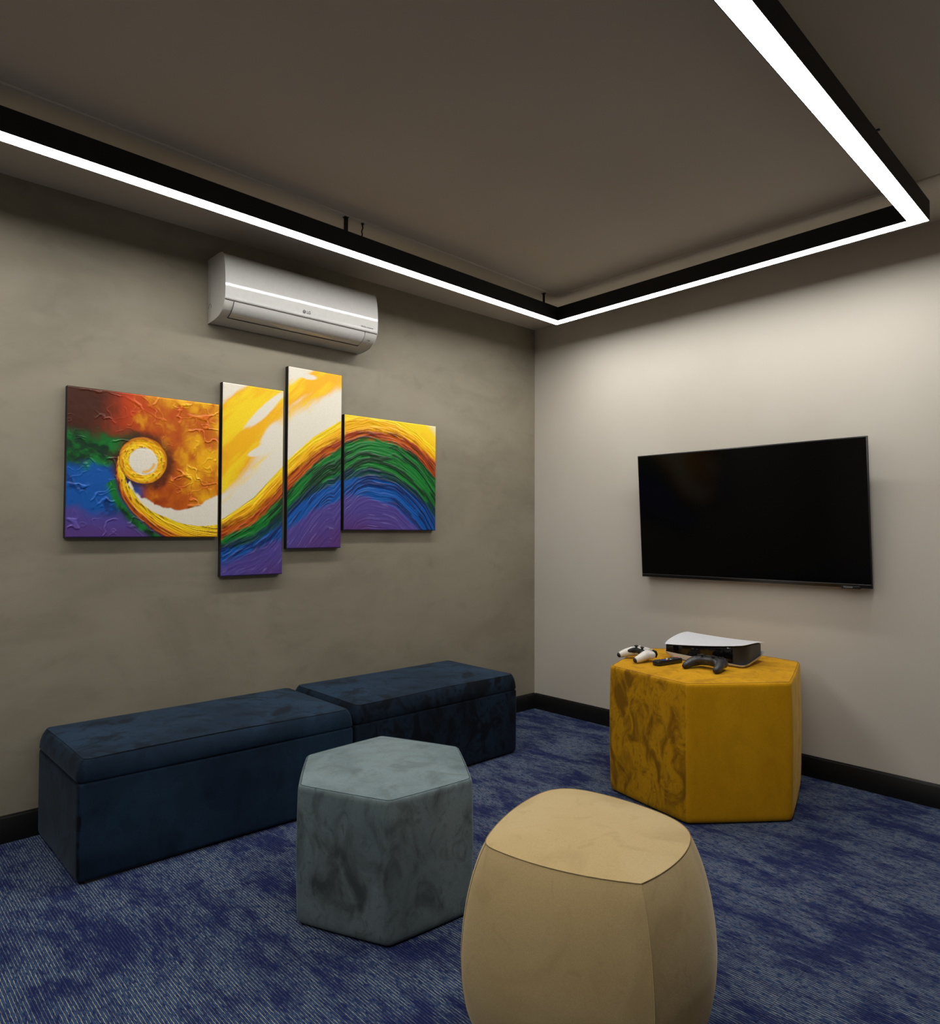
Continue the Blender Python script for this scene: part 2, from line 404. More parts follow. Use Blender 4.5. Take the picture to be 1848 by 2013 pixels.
# the upright seams of its side panels
for ci in range(4):
    k0 = 90*ci
    bm = bmesh.new(); pts = []
    for z, off in bprof:
        q = scaled(bcrv, Vector((0, 0)), 1, off, z)[k0]; pts.append(q)
    add_tube(bm, pts, 0.0011, 6); bm_link('upright_seam', bm, MBEIGES if ci != 1 else MBEIGE, beige, ang=60)

# ------------------------------------------------------------------ storage benches
MNAVY = velvet('navy_velvet', L3(24, 41, 60), L3(8, 14, 23), L3(33, 55, 77), 6.0, (0, 3, 0), 0.46, 0.64, 0.12, (1.3, 1.3, 1.0), (0.6, 0.8, 1, 1))
MNAVYS = plain('navy_seam', L3(10, 18, 30), 0.95)
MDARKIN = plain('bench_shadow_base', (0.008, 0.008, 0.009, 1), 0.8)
def bench(label, P, zs, zt, naps_top, nap_shade_front):
    c = sum((Vector(p) for p in P), Vector((0, 0)))/4
    root = thing('storage_bench', label, 'bench', (c.x, c.y, 0), group=None)
    Q = [Vector(p)-c for p in P]; z0 = Vector((0, 0))
    base, _ = poly_curve(Q, 0.016, 0.0, n_side=22, n_cor=6)
    lid, _ = poly_curve(Q, 0.028, 0.0, n_side=22, n_cor=7)
    bm = bmesh.new()
    pr = [(0.008, -0.012), (0.013, -0.004), (0.024, 0.0), (0.12, 0.001), (0.22, 0.0015), (zs-0.012, 0.001), (zs-0.005, -0.001), (zs-0.002, -0.006)]
    loft(bm, [scaled(base, z0, 1, o, z) for z, o in pr]); o = bm_link('base', bm, MNAVY, root, smooth=True)
    nap_shade_attr(o, lambda co: nap_shade_front if co.x > min(q.x for q in Q)+0.012 else 1.55)  # left end of the box darkened with painted shade
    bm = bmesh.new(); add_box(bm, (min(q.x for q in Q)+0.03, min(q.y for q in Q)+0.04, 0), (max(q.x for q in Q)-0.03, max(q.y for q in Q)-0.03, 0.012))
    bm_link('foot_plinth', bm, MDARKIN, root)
    # lid: narrow overhang above the box, sides leaning in, soft crowned top
    bm = bmesh.new(); hl = zt-zs
    pr = [(zs-0.001, -0.007), (zs+0.003, 0.001), (zs+0.010, 0.004), (zs+hl*0.45, 0.000), (zs+hl*0.72, -0.007), (zt-0.009, -0.015), (zt-0.002, -0.022)]
    loft(bm, [scaled(lid, z0, 1, o, z) for z, o in pr], cap1=False)
    lo = bm_link('lid', bm, MNAVY, root, smooth=True); nap_shade_attr(lo, lambda co: nap_shade_front if co.x > min(q.x for q in Q)+0.022 else 1.45)  # same painted shade on the lid's left end
    bm = bmesh.new(); edge = scaled(lid, z0, 1, -0.022, zt-0.002); K = 12; rr = []
    hx = max(abs(e[0]) for e in edge); hy = max(abs(e[1]) for e in edge)
    for j in range(K):
        f_ = 1-j/K*0.98
        ring_ = []
        for x, y, z in edge:
            X_, Y_ = x*f_, y*f_
            cr = 0.013*(1-min(1, abs(X_)/hx)**6)*(1-min(1, abs(Y_)/hy)**3)
            cr += 0.003*mnoise.noise(Vector((X_*6+c.x*9, Y_*6, 0)))*(1-f_**6)
            ring_.append((X_, Y_, zt-0.002+cr))
        rr.append(ring_)
    loft(bm, rr, cap0=False)
    tp = bm_link('lid_top', bm, MNAVY, lo, smooth=True); nap_shade_attr(tp, lambda co: naps_top)
    bm = bmesh.new(); add_tube(bm, scaled(lid, z0, 1, -0.0218, zt-0.002), 0.0011, 6, closed=True)
    bm_link('piping_seam', bm, MNAVYS, lo, ang=60)
    return root
bench('long navy velvet storage bench with lidded top, nearer of the pair along the concrete wall',
      [(-2.958, -0.566), (-1.872, -0.600), (-1.862, -0.016), (-2.962, -0.016)], 0.343, 0.423, 1.0, 0.35)
bench('navy velvet storage bench with lidded top, the one next to the room corner',
      [(-1.853, -0.588), (-0.798, -0.582), (-0.792, -0.016), (-1.848, -0.016)], 0.343, 0.428, 1.0, 1.45)  # whole front darkened, shade put into the velvet colour

# ------------------------------------------------------------------ wall air conditioner
MAC = plain('glossy_white_plastic', L3(202, 201, 198), 0.07, spec=0.5, coat=0.3)
MACS = plain('satin_white_plastic', L3(196, 193, 187), 0.4)
MGAP = plain('dark_gap', (0.02, 0.018, 0.015, 1), 0.9)
MINK = plain('grey_print', L3(84, 84, 84), 0.6)
ac = thing('air_conditioner', 'white split air conditioner unit high on the concrete wall above the paintings', 'air conditioner', (-1.883, 0, 2.18))
X0, X1 = -0.4185, 0.4185
PR = [(0.0, 0.292), (-0.10, 0.294), (-0.148, 0.290), (-0.164, 0.282), (-0.172, 0.270), (-0.181, 0.235), (-0.187, 0.195), (-0.190, 0.155), (-0.190, 0.115), (-0.188, 0.085), (-0.184, 0.068), (-0.172, 0.045), (-0.150, 0.024), (-0.118, 0.010), (-0.080, 0.003), (-0.040, 0.0), (-0.006, -0.002), (-0.004, 0.004)]
def cat(P, n=5):
    out = []
    for i in range(len(P)-1):
        p0, p1, p2, p3 = [Vector(P[max(0, min(len(P)-1, j))]) for j in (i-1, i, i+1, i+2)]
        for k in range(n):
            t_ = k/n; out.append(0.5*((2*p1)+(-p0+p2)*t_+(2*p0-5*p1+4*p2-p3)*t_*t_+(-p0+3*p1-3*p2+p3)*t_**3))
    out.append(Vector(P[-1])); return out
CP = cat(PR, 4)
def off2(C_, d):
    res = []
    for i, p in enumerate(C_):
        tg = (C_[min(i+1, len(C_)-1)]-C_[max(0, i-1)]).normalized(); nn = Vector((tg.y, -tg.x))
        res.append(p-nn*d if (p-nn*d-Vector((0, 0.15))).length > (p-Vector((0, 0.15))).length else p+nn*d)
    return res
bm = bmesh.new()
secs = [(X0, -0.004), (X0+0.0015, -0.0012), (X0+0.005, 0), (X1-0.005, 0), (X1-0.0015, -0.0012), (X1, -0.004)]
loft(bm, [[(x, q.x if abs(q.x) > 1e-4 else 0, q.y) for q in (CP if o == 0 else off2(CP, o))] for x, o in secs])
bm_link('casing', bm, MACS, ac, ang=40)
def shell(name, x0, x1, z_hi, z_lo, d, thick, m_, side=1, rcor=0.0):
    """raised panel following the casing's curved front between two heights (front side only)"""
    C_ = [p for p in CP if p.x < -0.02]
    seg = [p for p in C_ if z_lo-1e-6 <= p.y <= z_hi+1e-6]
    outr, inn = off2(seg, d), off2(seg, d-thick)
    bm = bmesh.new(); prof = outr+inn[::-1]
    S_ = [(x0, 0.0)] + [(x1, 0.0)]
    loft(bm, [[(x, q.x, q.y) for q in prof] for x, _ in S_])
    return bm_link(name, bm, m_, ac, ang=30)
fp = shell('front_panel', X0+0.001, X1-0.001, 0.285, 0.0735, 0.0022, 0.004, MAC)
fl = shell('air_flap', -0.372, 0.342, 0.067, 0.0105, 0.0016, 0.004, MAC)
# dark joints round the front panel and the flap
def joint(pts, r=0.0011):
    bm = bmesh.new(); add_tube(bm, pts, r, 6); bm_link('panel_joint', bm, MGAP, ac, ang=60)
def on(z, d=0.0012):
    C_ = [p for p in CP if p.x < -0.02 and p.y < 0.2]; O_ = off2(C_, d)
    j = min(range(len(C_)), key=lambda i: abs(C_[i].y-z)); 
    k = j+1 if C_[j].y > z else j-1
    k = max(0, min(len(C_)-1, k))
    t_ = 0 if k == j else (z-C_[j].y)/(C_[k].y-C_[j].y); return O_[j].lerp(O_[k], t_)
q = on(0.0715); joint([(X0+0.002, q.x, q.y), (X1-0.002, q.x, q.y)], 0.0013)
q = on(0.0095); joint([(-0.372, q.x, q.y), (0.342, q.x, q.y)], 0.0018)
for xx in (-0.373, 0.343): joint([(xx, on(z).x, on(z).y) for z in np.linspace(0.069, 0.0095, 10)], 0.0014)
# printing
def face_mtx(x, z, d, tilt=0.0):
    return Matrix.Translation((x, d, z)) @ Matrix.Rotation(tilt, 4, 'X') @ Matrix.Rotation(R(90), 4, 'X')
q = on(0.100, 0.0026)
text_mesh('brand_lettering', 'LG', 0.019, MINK, ac, face_mtx(0.005, 0.096, q.x-0.0002, R(-1)), bold=0.0004)
bm = bmesh.new(); bmesh.ops.create_circle(bm, cap_ends=True, segments=24, radius=0.0085)
bm.transform(face_mtx(-0.019, 0.0965, q.x-0.0006)); lg = bm_link('round_logo', bm, MINK, ac)
bm = bmesh.new()
for lo, hi in (((-0.0005, -0.004, 0), (0.0006, 0.005, 0.0003)), ((-0.0005, -0.004, 0), (0.0035, -0.003, 0.0003)), ((-0.0045, 0.002, 0), (-0.003, 0.0035, 0.0003))): add_box(bm, lo, hi)
bm.transform(face_mtx(-0.019, 0.0965, q.x-0.0010)); bm_link('logo_mark', bm, MAC, ac)
text_mesh('model_lettering', 'DUAL Inverter', 0.0125, MINK, ac, face_mtx(0.352, 0.093, q.x-0.0001, R(-1)))
q = on(0.030, 0.0022)
text_mesh('rating_print', '10', 0.015, MINK, ac, face_mtx(-0.384, 0.030, q.x-0.0006, R(-38)))
bm = bmesh.new(); add_box(bm, (-0.0095, -0.0035, 0), (0.0095, -0.0015, 0.0004)); add_box(bm, (-0.0085, 0.001, 0), (0.006, 0.0035, 0.0004))
bm.transform(face_mtx(-0.402, 0.031, q.x-0.0008, R(-38))); bm_link('rating_print', bm, MINK, ac)
bm = bmesh.new(); add_box(bm, (-0.011, -0.001, 0), (0.010, 0.002, 0.0004)); add_box(bm, (-0.005, -0.008, 0), (0.003, -0.004, 0.0004))
bm.transform(face_mtx(0.380, 0.036, on(0.036, 0.0006).x-0.0006, R(-38))); bm_link('warning_print', bm, MINK, ac)
# knock-out cover on the left cheek
bm = bmesh.new(); add_tube(bm, [(X0-0.0002, -0.030+0.018*math.cos(a_)*0.8, 0.062+0.020*math.sin(a_)) for a_ in np.linspace(0, math.pi, 14)], 0.0008, 6)
bm_link('pipe_knockout', bm, MGAP, ac, ang=60)

# ------------------------------------------------------------------ television
MBEZ = plain('black_bezel', (0.008, 0.008, 0.009, 1), 0.3)
MGREYLINE = plain('dark_chrome_trim', (0.10, 0.10, 0.11, 1), 0.3, metal=0.8)
m, nt, b = mat('dark_screen_glass'); MSCR = m
lk(nt, mixc(nt, noise_(nt, objco(nt), 2.0, 2), (0.0012, 0.0012, 0.0014, 1), (0.0018, 0.0016, 0.0016, 1)), b.inputs['Base Color'])
b.inputs['Roughness'].default_value = 0.12; b.inputs['Specular IOR Level'].default_value = 0.16
tv = thing('television', 'large black flat-screen television switched off, mounted on the off-white wall', 'television', (-0.0686, -1.5083, 1.3001))
tv.rotation_euler = (R(-0.19), R(-3.5), 0)
W2, H2 = 0.618, 0.3545
box('bezel', (-0.002, -W2, -H2), (0.010, W2, H2), MBEZ, tv, 0.002)
box('rear_housing', (0.010, -W2*0.72, -H2+0.01), (0.044, W2*0.72, H2*0.35), MBEZ, tv, 0.010)
box('screen', (-0.0035, -W2+0.006, -H2+0.020), (-0.001, W2-0.006, H2-0.006), MSCR, tv)
box('chin_trim', (-0.0052, -W2+0.003, -H2+0.0145), (-0.001, W2-0.002, -H2+0.0185), MGREYLINE, tv, 0.001)
box('sensor_tab', (-0.0048, -0.565, -H2-0.005), (0.012, -0.482, -H2+0.010), MBEZ, tv, 0.0015)
MLET = plain('silver_lettering', (0.35, 0.35, 0.36, 1), 0.4)
text_mesh('brand_lettering', 'Hisense', 0.0125, MLET, tv, Matrix.Translation((-0.0052, -0.513, -H2+0.0035)) @ Matrix(((0, 0, -1, 0), (-1, 0, 0, 0), (0, 1, 0, 0), (0, 0, 0, 1))))
box('wall_bracket', (0.0, -0.20, -0.16), (0.057, 0.20, 0.12), MBEZ, tv)

# ------------------------------------------------------------------ four-panel painting
def vnoise(x, y, seed=0):
    xi = np.floor(x).astype(np.int64); yi = np.floor(y).astype(np.int64); xf = x-xi; yf = y-yi
    def h(a, b_):
        n_ = (a*374761393+b_*668265263+seed*1274126177) & 0xffffffff
        n_ = ((n_ ^ (n_ >> 13))*1274126177) & 0xffffffff
        return ((n_ ^ (n_ >> 16)) & 0xffff)/65535.0
    u = xf*xf*(3-2*xf); v_ = yf*yf*(3-2*yf)
    return (h(xi, yi)*(1-u)+h(xi+1, yi)*u)*(1-v_)+(h(xi, yi+1)*(1-u)+h(xi+1, yi+1)*u)*v_
def fbm(x, y, seed=0, o=4):
    s = 0; a = 0.5; t_ = 0
    for k in range(o): s = s+a*vnoise(x*2**k, y*2**k, seed+k*17); t_ += a; a *= 0.55
    return s/t_
def sst(a, b_, x):
    t_ = np.clip((x-a)/(b_-a), 0, 1); return t_*t_*(3-2*t_)
def C8(r, g, b_): return np.array([lin(r), lin(g), lin(b_)])
PC = dict(cream=C8(236, 229, 212), yel=C8(252, 216, 24), gold=C8(248, 182, 2), orange=C8(194, 90, 4), red=C8(150, 46, 6), brown=C8(66, 28, 10),
          green=C8(10, 118, 42), dgreen=C8(6, 50, 26), blue=C8(4, 84, 168), navy=C8(4, 36, 96), purple=C8(80, 66, 146), plum=C8(88, 52, 122), lav=C8(140, 128, 196))
def mx(a, b_, t_): return a*(1-t_[..., None])+b_*t_[..., None]
bx = [-2.30, -2.222, -2.075, -1.922, -1.882, -1.75, -1.585, -1.55, -1.408, -1.218, -1.067, -0.93, -0.86]
bT = [1.232, 1.264, 1.366, 1.529, 1.574, 1.691, 1.794, 1.835, 1.866, 1.850, 1.790, 1.700, 1.62]
bR = [1.19, 1.232, 1.299, 1.447, 1.491, 1.605, 1.706, 1.731, 1.762, 1.756, 1.714, 1.627, 1.55]
bG = [1.14, 1.186, 1.243, 1.378, 1.421, 1.548, 1.662, 1.687, 1.722, 1.709, 1.633, 1.528, 1.44]
bB = [1.09, 1.128, 1.159, 1.254, 1.310, 1.406, 1.485, 1.495, 1.525, 1.489, 1.416, 1.306, 1.20]
bP = [1.03, 1.057, 1.106, 1.165, 1.230, 1.313, 1.375, 1.399, 1.400, 1.348, 1.232, 1.110, 1.00]
TH = np.array([180, 194, 224, 251.5, 271, 286.8, 295.8, 310, 330.])
RO = np.array([.106, .1135, .141, .201, .261, .343, .398, .512, .70])
TI = np.array([180, 205, 220.5, 254, 273.8, 292, 305.6, 320.3, 335]); RI = np.array([.100, .100, .1, .138, .198, .259, .337, .4275, .56])
TW = np.array([225, 241, 271, 296, 309.8, 327.6, 338.5, 350]); RW = np.array([.10, .1155, .16, .2187, .2656, .321, .3515, .39])
CX, CZ = -2.588, 1.508
def paint(X, Z):
    n1 = fbm(X*9, Z*9, 3); n2 = fbm(X*26, Z*26, 11); n3 = fbm(X*70, Z*70, 23, 3)
    # ---------- wave with its bands (used right of the first panel)
    j = (n2-0.5)*0.030
    T, Rr, G, B2, P2 = [np.interp(X, bx, q_) for q_ in (bT, bR, bG, bB, bP)]
    dz = T-Z
    slope = np.gradient(np.interp(np.linspace(-2.3, -0.86, 400), bx, bT), np.linspace(-2.3, -0.86, 400)); slope = np.convolve(np.pad(slope, 20, mode='edge'), np.ones(41)/41, 'valid')
    sl = np.interp(X, np.linspace(-2.3, -0.86, 400), slope); cs = 1/np.sqrt(1+sl*sl)
    d = dz*cs; gx_ = np.linspace(-2.3, -0.86, 400); arc_ = np.concatenate([[0], np.cumsum(np.hypot(np.diff(gx_), np.diff(np.interp(gx_, bx, bT))))])
    along = np.interp(X, gx_, arc_)-(Z-T)*0.35*np.interp(X, gx_, slope)
    st = fbm(along*8+1.2*n1, d*78+1.0*n1, 31, 4)                  # streaks following the wave
    st2 = fbm(along*14, d*150+1.5*n1, 47, 3)
    fr = lambda a, b_: np.clip((a-Z-j)/(np.maximum(a-b_, 1e-3)), 0, 1)
    c = np.zeros(X.shape+(3,))+PC['yel']
    c = mx(c, PC['gold'], sst(0.15, 0.6, fr(T, Rr)+(st-0.5)*0.9))
    redm = mx(np.zeros_like(c)+PC['orange'], PC['red'], sst(0.35, 0.6, st)); redm = mx(redm, PC['brown'], sst(0.58, 0.75, st2)*0.8)
    gm = mx(np.zeros_like(c)+PC['green'], PC['dgreen'], sst(0.47, 0.57, st)*0.95); 
    bmx = mx(np.zeros_like(c)+PC['blue'], PC['navy'], sst(0.48, 0.60, st)*0.9)
    pm_ = mx(np.zeros_like(c)+PC['purple'], PC['plum'], sst(0.05, 0.24, P2-Z+0.1*(n1-0.5))); pm_ = mx(pm_, PC['lav'], sst(0.66, 0.78, st2)*0.5)
    e = 0.010+0.0*X
    c = mx(c, redm, sst(-0.022, 0.016, Rr-Z+j+(st-0.5)*0.03))
    c = mx(c, gm, sst(-0.010, 0.012, G-Z+j+(st-0.5)*0.04))
    c = mx(c, mx(np.zeros_like(c)+PC['dgreen'], PC['navy'], n1), sst(-0.03, 0.0, B2+0.012-Z+j+(st-0.5)*0.03)*0.8)
    c = mx(c, bmx, sst(-0.008, 0.012, B2-0.008-Z+j+(st-0.5)*0.03))
    c = mx(c, pm_, sst(-0.02, 0.02, P2-Z+j+(st-0.5)*0.05))
    # sky above the wave: cream and gold diagonal sweeps
    u = (X+2.05)*0.72+(Z-1.7)*0.70; vv = -(X+2.05)*0.70+(Z-1.7)*0.72   # v runs up-left
    sw = fbm(u*2.6, vv*13, 61, 4); sw2 = fbm(u*7, vv*34, 71, 3)
    gold = mx(np.zeros_like(c)+PC['gold'], PC['yel'], sst(0.4, 0.65, sw+0.3*(sw2-0.5)))
    gold = mx(gold, PC['orange'], sst(0.62, 0.9, n1)*0.2)
    h = (Z-T)*cs
    lim = np.interp(X, [-2.23, -2.12, -2.0, -1.92, -1.88, -1.75, -1.58], [0.115, 0.11, 0.14, 0.165, 0.155, 0.145, 0.135])
    wm = sst(-0.03, 0.03, h-lim+(sw-0.5)*0.16+(sw2-0.5)*0.05)
    sky = mx(np.zeros_like(c)+PC['cream'], gold, wm)
    # cream gaps inside the gold
    g1 = np.exp(-(((X+2.02)*0.70+(Z-1.80)*0.71)/0.15)**2-((-(X+2.02)*0.71+(Z-1.80)*0.70)/0.026)**2)
    g2 = np.exp(-(((X+1.985)*0.5+(Z-1.665)*0.87)/0.10)**2-((-(X+1.985)*0.87+(Z-1.665)*0.5)/0.045)**2)
    g3 = np.exp(-(((X+2.07)*0.93+(Z-1.585)*0.37)/0.045)**2-((-(X+2.07)*0.37+(Z-1.585)*0.93)/0.016)**2)
    g4 = sst(-0.012, 0.014, (Z-1.825)-0.82*(X+2.222)+(sw2-0.5)*0.05)*(X < -1.9)
    g5 = sst(-0.012, 0.012, (Z-1.955)-0.577*(X+1.887)+(sw2-0.5)*0.05)*(X > -1.9)*(X < -1.57)
    g6 = np.exp(-((X+1.78)/0.07)**2-((Z-2.0)/0.02)**2)*0.9
    sky = mx(sky, PC['cream'], np.clip(sst(0.30, 0.62, g1+g2+g3+(sw2-0.5)*0.4)+g4+g5+sst(0.4, 0.7, g6+(sw2-0.5)*0.5), 0, 1))
    # right-hand panel: light fan in the upper right corner
    fan = sst(-0.02, 0.10, (Z-1.80)+0.95*(X+1.06)); fan2 = sst(0.0, 0.09, (Z-1.80)+0.95*(X+0.98))
    right = mx(np.zeros_like(c)+PC['gold'], PC['yel'], sst(0.3, 0.7, sw)); right = mx(right, PC['yel'], fan); right = mx(right, PC['cream'], fan2*0.9)
    sky = np.where((X > -1.57)[..., None], right, sky)
    c = mx(c, sky, sst(-0.002, 0.006, Z-T+(st2-0.5)*0.02*(X > -1.57)))
    hgt = (st-0.5)*0.0062+(st2-0.5)*0.0030
    hgt = hgt*(1-0.55*sst(-0.01, 0.03, P2-Z))
    hgt = np.where(Z > T, (sw2-0.5)*0.0008, hgt)
    # ---------- first panel: curl and radial ground
    m1 = X < -2.245
    x_, z_ = X-CX, Z-CZ; r = np.hypot(x_, z_); th = np.degrees(np.arctan2(z_, x_)) % 360
    w1 = fbm(X*7+2.0, Z*7, 91); w2 = fbm(X*16, Z*16+w1*2, 97); wob = (w1-0.5)*0.16+(w2-0.5)*0.06
    ground = mx(np.zeros_like(c)+PC['brown'], PC['red'], sst(-2.80, -2.66, X+wob))
    ground = mx(ground, C8(190, 62, 10), sst(-2.74, -2.62, X+wob)*sst(1.58, 1.74, Z+wob))
    ground = mx(ground, PC['orange'], sst(-2.62, -2.42, X+wob+0.35*(w2-0.5)))
    ground = mx(ground, PC['gold'], sst(-2.47, -2.16, X+wob+0.12*(Z-1.5)+0.6*(w2-0.5))*0.9)
    left = mx(np.zeros_like(c)+PC['dgreen'], PC['green'], sst(0.30, 0.55, w2)*sst(1.66, 1.58, Z+wob))
    left = mx(left, PC['blue'], sst(1.49, 1.43, Z+wob*0.9)); left = mx(left, PC['navy'], sst(0.50, 0.70, fbm(X*30, Z*34, 5))*sst(1.5, 1.42, Z)*0.7)
    left = mx(left, PC['purple'], sst(1.305, 1.245, Z+wob*0.7)); left = mx(left, PC['plum'], sst(1.24, 1.19, Z+wob*0.3)*0.7)
    lm = sst(1.665, 1.60, Z-0.05*(X+2.88)+wob*0.9)*sst(-2.56, -2.62, X)
    rin = np.interp(th, TI, RI); rout = np.interp(th, TH, RO); rw = np.interp(th, TW, RW)
    below = (th > 178)*(th < 335)
    outside = below*(r > rout)
    ground = mx(ground, left, np.where(outside & (th > 215), 1.0, lm))
    # dark halo round the ring
    ground = mx(ground, PC['brown'], np.clip(sst(0.150, 0.108, r+(w2-0.5)*0.05)*(1-outside*(th > 225)), 0, 1)*0.85)
    # green lip outside the tail
    gl = np.exp(-((r-rout-0.028)/0.022)**2)*(th > 215)*(th < 312)
    ground = mx(ground, mx(np.zeros_like(c)+PC['dgreen'], PC['green'], sst(0.35, 0.6, w2)), np.clip(gl*1.2, 0, 1))
    ground = mx(ground, PC['brown'], np.exp(-((r-rout)/0.010)**2)*outside*0.8)
    # cream wedge inside the tail
    wedge = (th > 238)*(th < 352)*sst(-0.004, 0.006, r-rw+(w2-0.5)*0.05)*sst(0.002, -0.002, r-rin)
    ground = mx(ground, PC['cream'], wedge)
    # tail
    sr = fbm(th/9.0, (r-rout)*150, 131, 4); ft = np.clip((r-rin)/np.maximum(rout-rin, 1e-3), 0, 1)
    tail = mx(np.zeros_like(c)+PC['yel'], PC['gold'], sst(0.1, 0.45, ft+(sr-0.5)*0.8)); tail = mx(tail, PC['orange'], sst(0.45, 0.75, ft+(sr-0.5)*0.8))
    tail = mx(tail, PC['red'], sst(0.8, 1.05, ft+(sr-0.5)*0.9)); tail = mx(tail, PC['brown'], sst(0.60, 0.72, sr)*0.75)
    tm = ((th > 172)*(th < 335)*(r > rin)*(r < rout)).astype(float)
    ground = mx(ground, tail, tm)
    rg = 0.100+0.004*np.sin(np.radians(th)*1.0)+(w2-0.5)*0.006
    sr2 = fbm(th/14.0, r*130, 151, 3)
    ringc = mx(np.zeros_like(c)+PC['gold'], PC['yel'], sst(0.4, 0.6, sr2)); ringc = mx(ringc, PC['orange'], np.clip(sst(0.080, 0.103, r+(sr2-0.5)*0.02)+sst(0.62, 0.72, sr2), 0, 1)*0.85)
    ringc = mx(ringc, PC['cream'], sst(0.063, 0.056, r+(w2-0.5)*0.012))
    ringc = mx(ringc, PC['gold'], np.exp(-((r-0.046)/0.006)**2)*(((th > 265)*(th < 352)).astype(float))*0.9)
    ground = mx(ground, ringc, sst(rg+0.002, rg-0.002, r))
    # raised veins
    rid = 1-np.abs(fbm(X*9+w1*2.2, Z*12+w2*0.8, 171, 2)-0.5)*2; rid2 = 1-np.abs(fbm(X*17, Z*21+w1*2, 181, 2)-0.5)*2
    vein = (sst(0.93, 0.995, rid)*0.9+sst(0.95, 0.998, rid2)*0.5)*sst(0.42, 0.56, fbm(X*12, Z*12, 201, 3))
    inr = (r < rg) | (tm > 0.5)
    calm = np.where(inr, 0, 1-wedge*0.95)
    g_h = vein*0.0035*calm+(w2-0.5)*0.0018*calm+np.where(inr, (np.where(r < rg, sr2, sr)-0.5)*0.0050, 0)*np.where(r < 0.055, 0.2, 1)
    ground = mx(ground, np.minimum(ground*1.7+0.012, 1), np.clip(vein*calm, 0, 1)*0.6)
    c = np.where(m1[..., None], ground, c); hgt = np.where(m1, g_h, hgt)
    hgt = hgt+(n3-0.5)*0.0001
    return np.clip(c, 0, 1), hgt

m, nt, b = mat('oil_paint_on_canvas'); MOIL = m
at = nt.nodes.new('ShaderNodeAttribute'); at.attribute_name = 'paint'
fn = noise_(nt, objco(nt), 160, 4, 0.6)
hs = nt.nodes.new('ShaderNodeHueSaturation'); lk(nt, at.outputs['Color'], hs.inputs['Color']); lk(nt, mapr(nt, fn, 0.3, 0.7, 0.95, 1.03), hs.inputs['Value'])
lk(nt, hs.outputs[0], b.inputs['Base Color']); b.inputs['Roughness'].default_value = 0.38; b.inputs['Specular IOR Level'].default_value = 0.4
bump(nt, b, noise_(nt, objco(nt), 200, 3, 0.6), 0.06, 0.0008)
MEDGE = plain('dark_canvas_edge', (0.012, 0.010, 0.009, 1), 0.7)
def panel(label, x0, x1, z0, z1, step=0.0022, th=0.032):
    root = thing('canvas_painting', label, 'painting', ((x0+x1)/2, 0, (z0+z1)/2), group='four canvases of one rainbow wave painting')
    nx, nz = int((x1-x0)/step)+2, int((z1-z0)/step)+2
    xs, zs = np.linspace(x0, x1, nx), np.linspace(z0, z1, nz); Xg, Zg = np.meshgrid(xs, zs)
    c, h = paint(Xg, Zg)
    ed = np.minimum(np.minimum(Xg-x0, x1-Xg), np.minimum(Zg-z0, z1-Zg)); rnd = 0.0035*(1-sst(0, 0.004, ed))
    Y = -(th+h*sst(0, 0.012, ed))+rnd
    co = np.stack([Xg-(x0+x1)/2, Y, Zg-(z0+z1)/2], -1).reshape(-1, 3)
    idx = np.arange(nx*nz).reshape(nz, nx)
    q_ = np.stack([idx[:-1, :-1], idx[:-1, 1:], idx[1:, 1:], idx[1:, :-1]], -1).reshape(-1, 4)
    me = bpy.data.meshes.new('painted_face'); me.vertices.add(len(co)); me.vertices.foreach_set('co', co.astype(np.float32).ravel())
    me.loops.add(q_.size); me.loops.foreach_set('vertex_index', q_.ravel().astype(np.int32))
    me.polygons.add(len(q_)); me.polygons.foreach_set('loop_start', np.arange(0, q_.size, 4, dtype=np.int32))
    me.polygons.foreach_set('use_smooth', np.ones(len(q_), dtype=bool)); me.update(calc_edges=True); me.validate()
    ca = me.color_attributes.new('paint', 'FLOAT_COLOR', 'POINT')
    rgba = np.concatenate([c.reshape(-1, 3), np.ones((nx*nz, 1))], 1).astype(np.float32); ca.data.foreach_set('color', rgba.ravel())
    link('painted_face', me, MOIL, root)
    W_, H_ = (x1-x0)/2, (z1-z0)/2
    box('wrapped_edge', (-W_, -th+0.0028, -H_), (W_, 0, H_), MEDGE, root)
    return root
panel('leftmost canvas, wide, with white and gold spiral curl on orange, green and purple', -2.887, -2.252, 1.1765, 1.798)
panel('tall narrow canvas second from the left, hanging lowest, gold and cream over the rainbow wave', -2.236, -1.921, 0.9915, 1.908)
panel('tall narrow canvas third from the left, reaching highest, white diagonal sweep over the wave', -1.896, -1.580, 1.1165, 2.038)
panel('rightmost canvas, wide, with the arching crest of green and blue bands', -1.562, -0.920, 1.2105, 1.833)

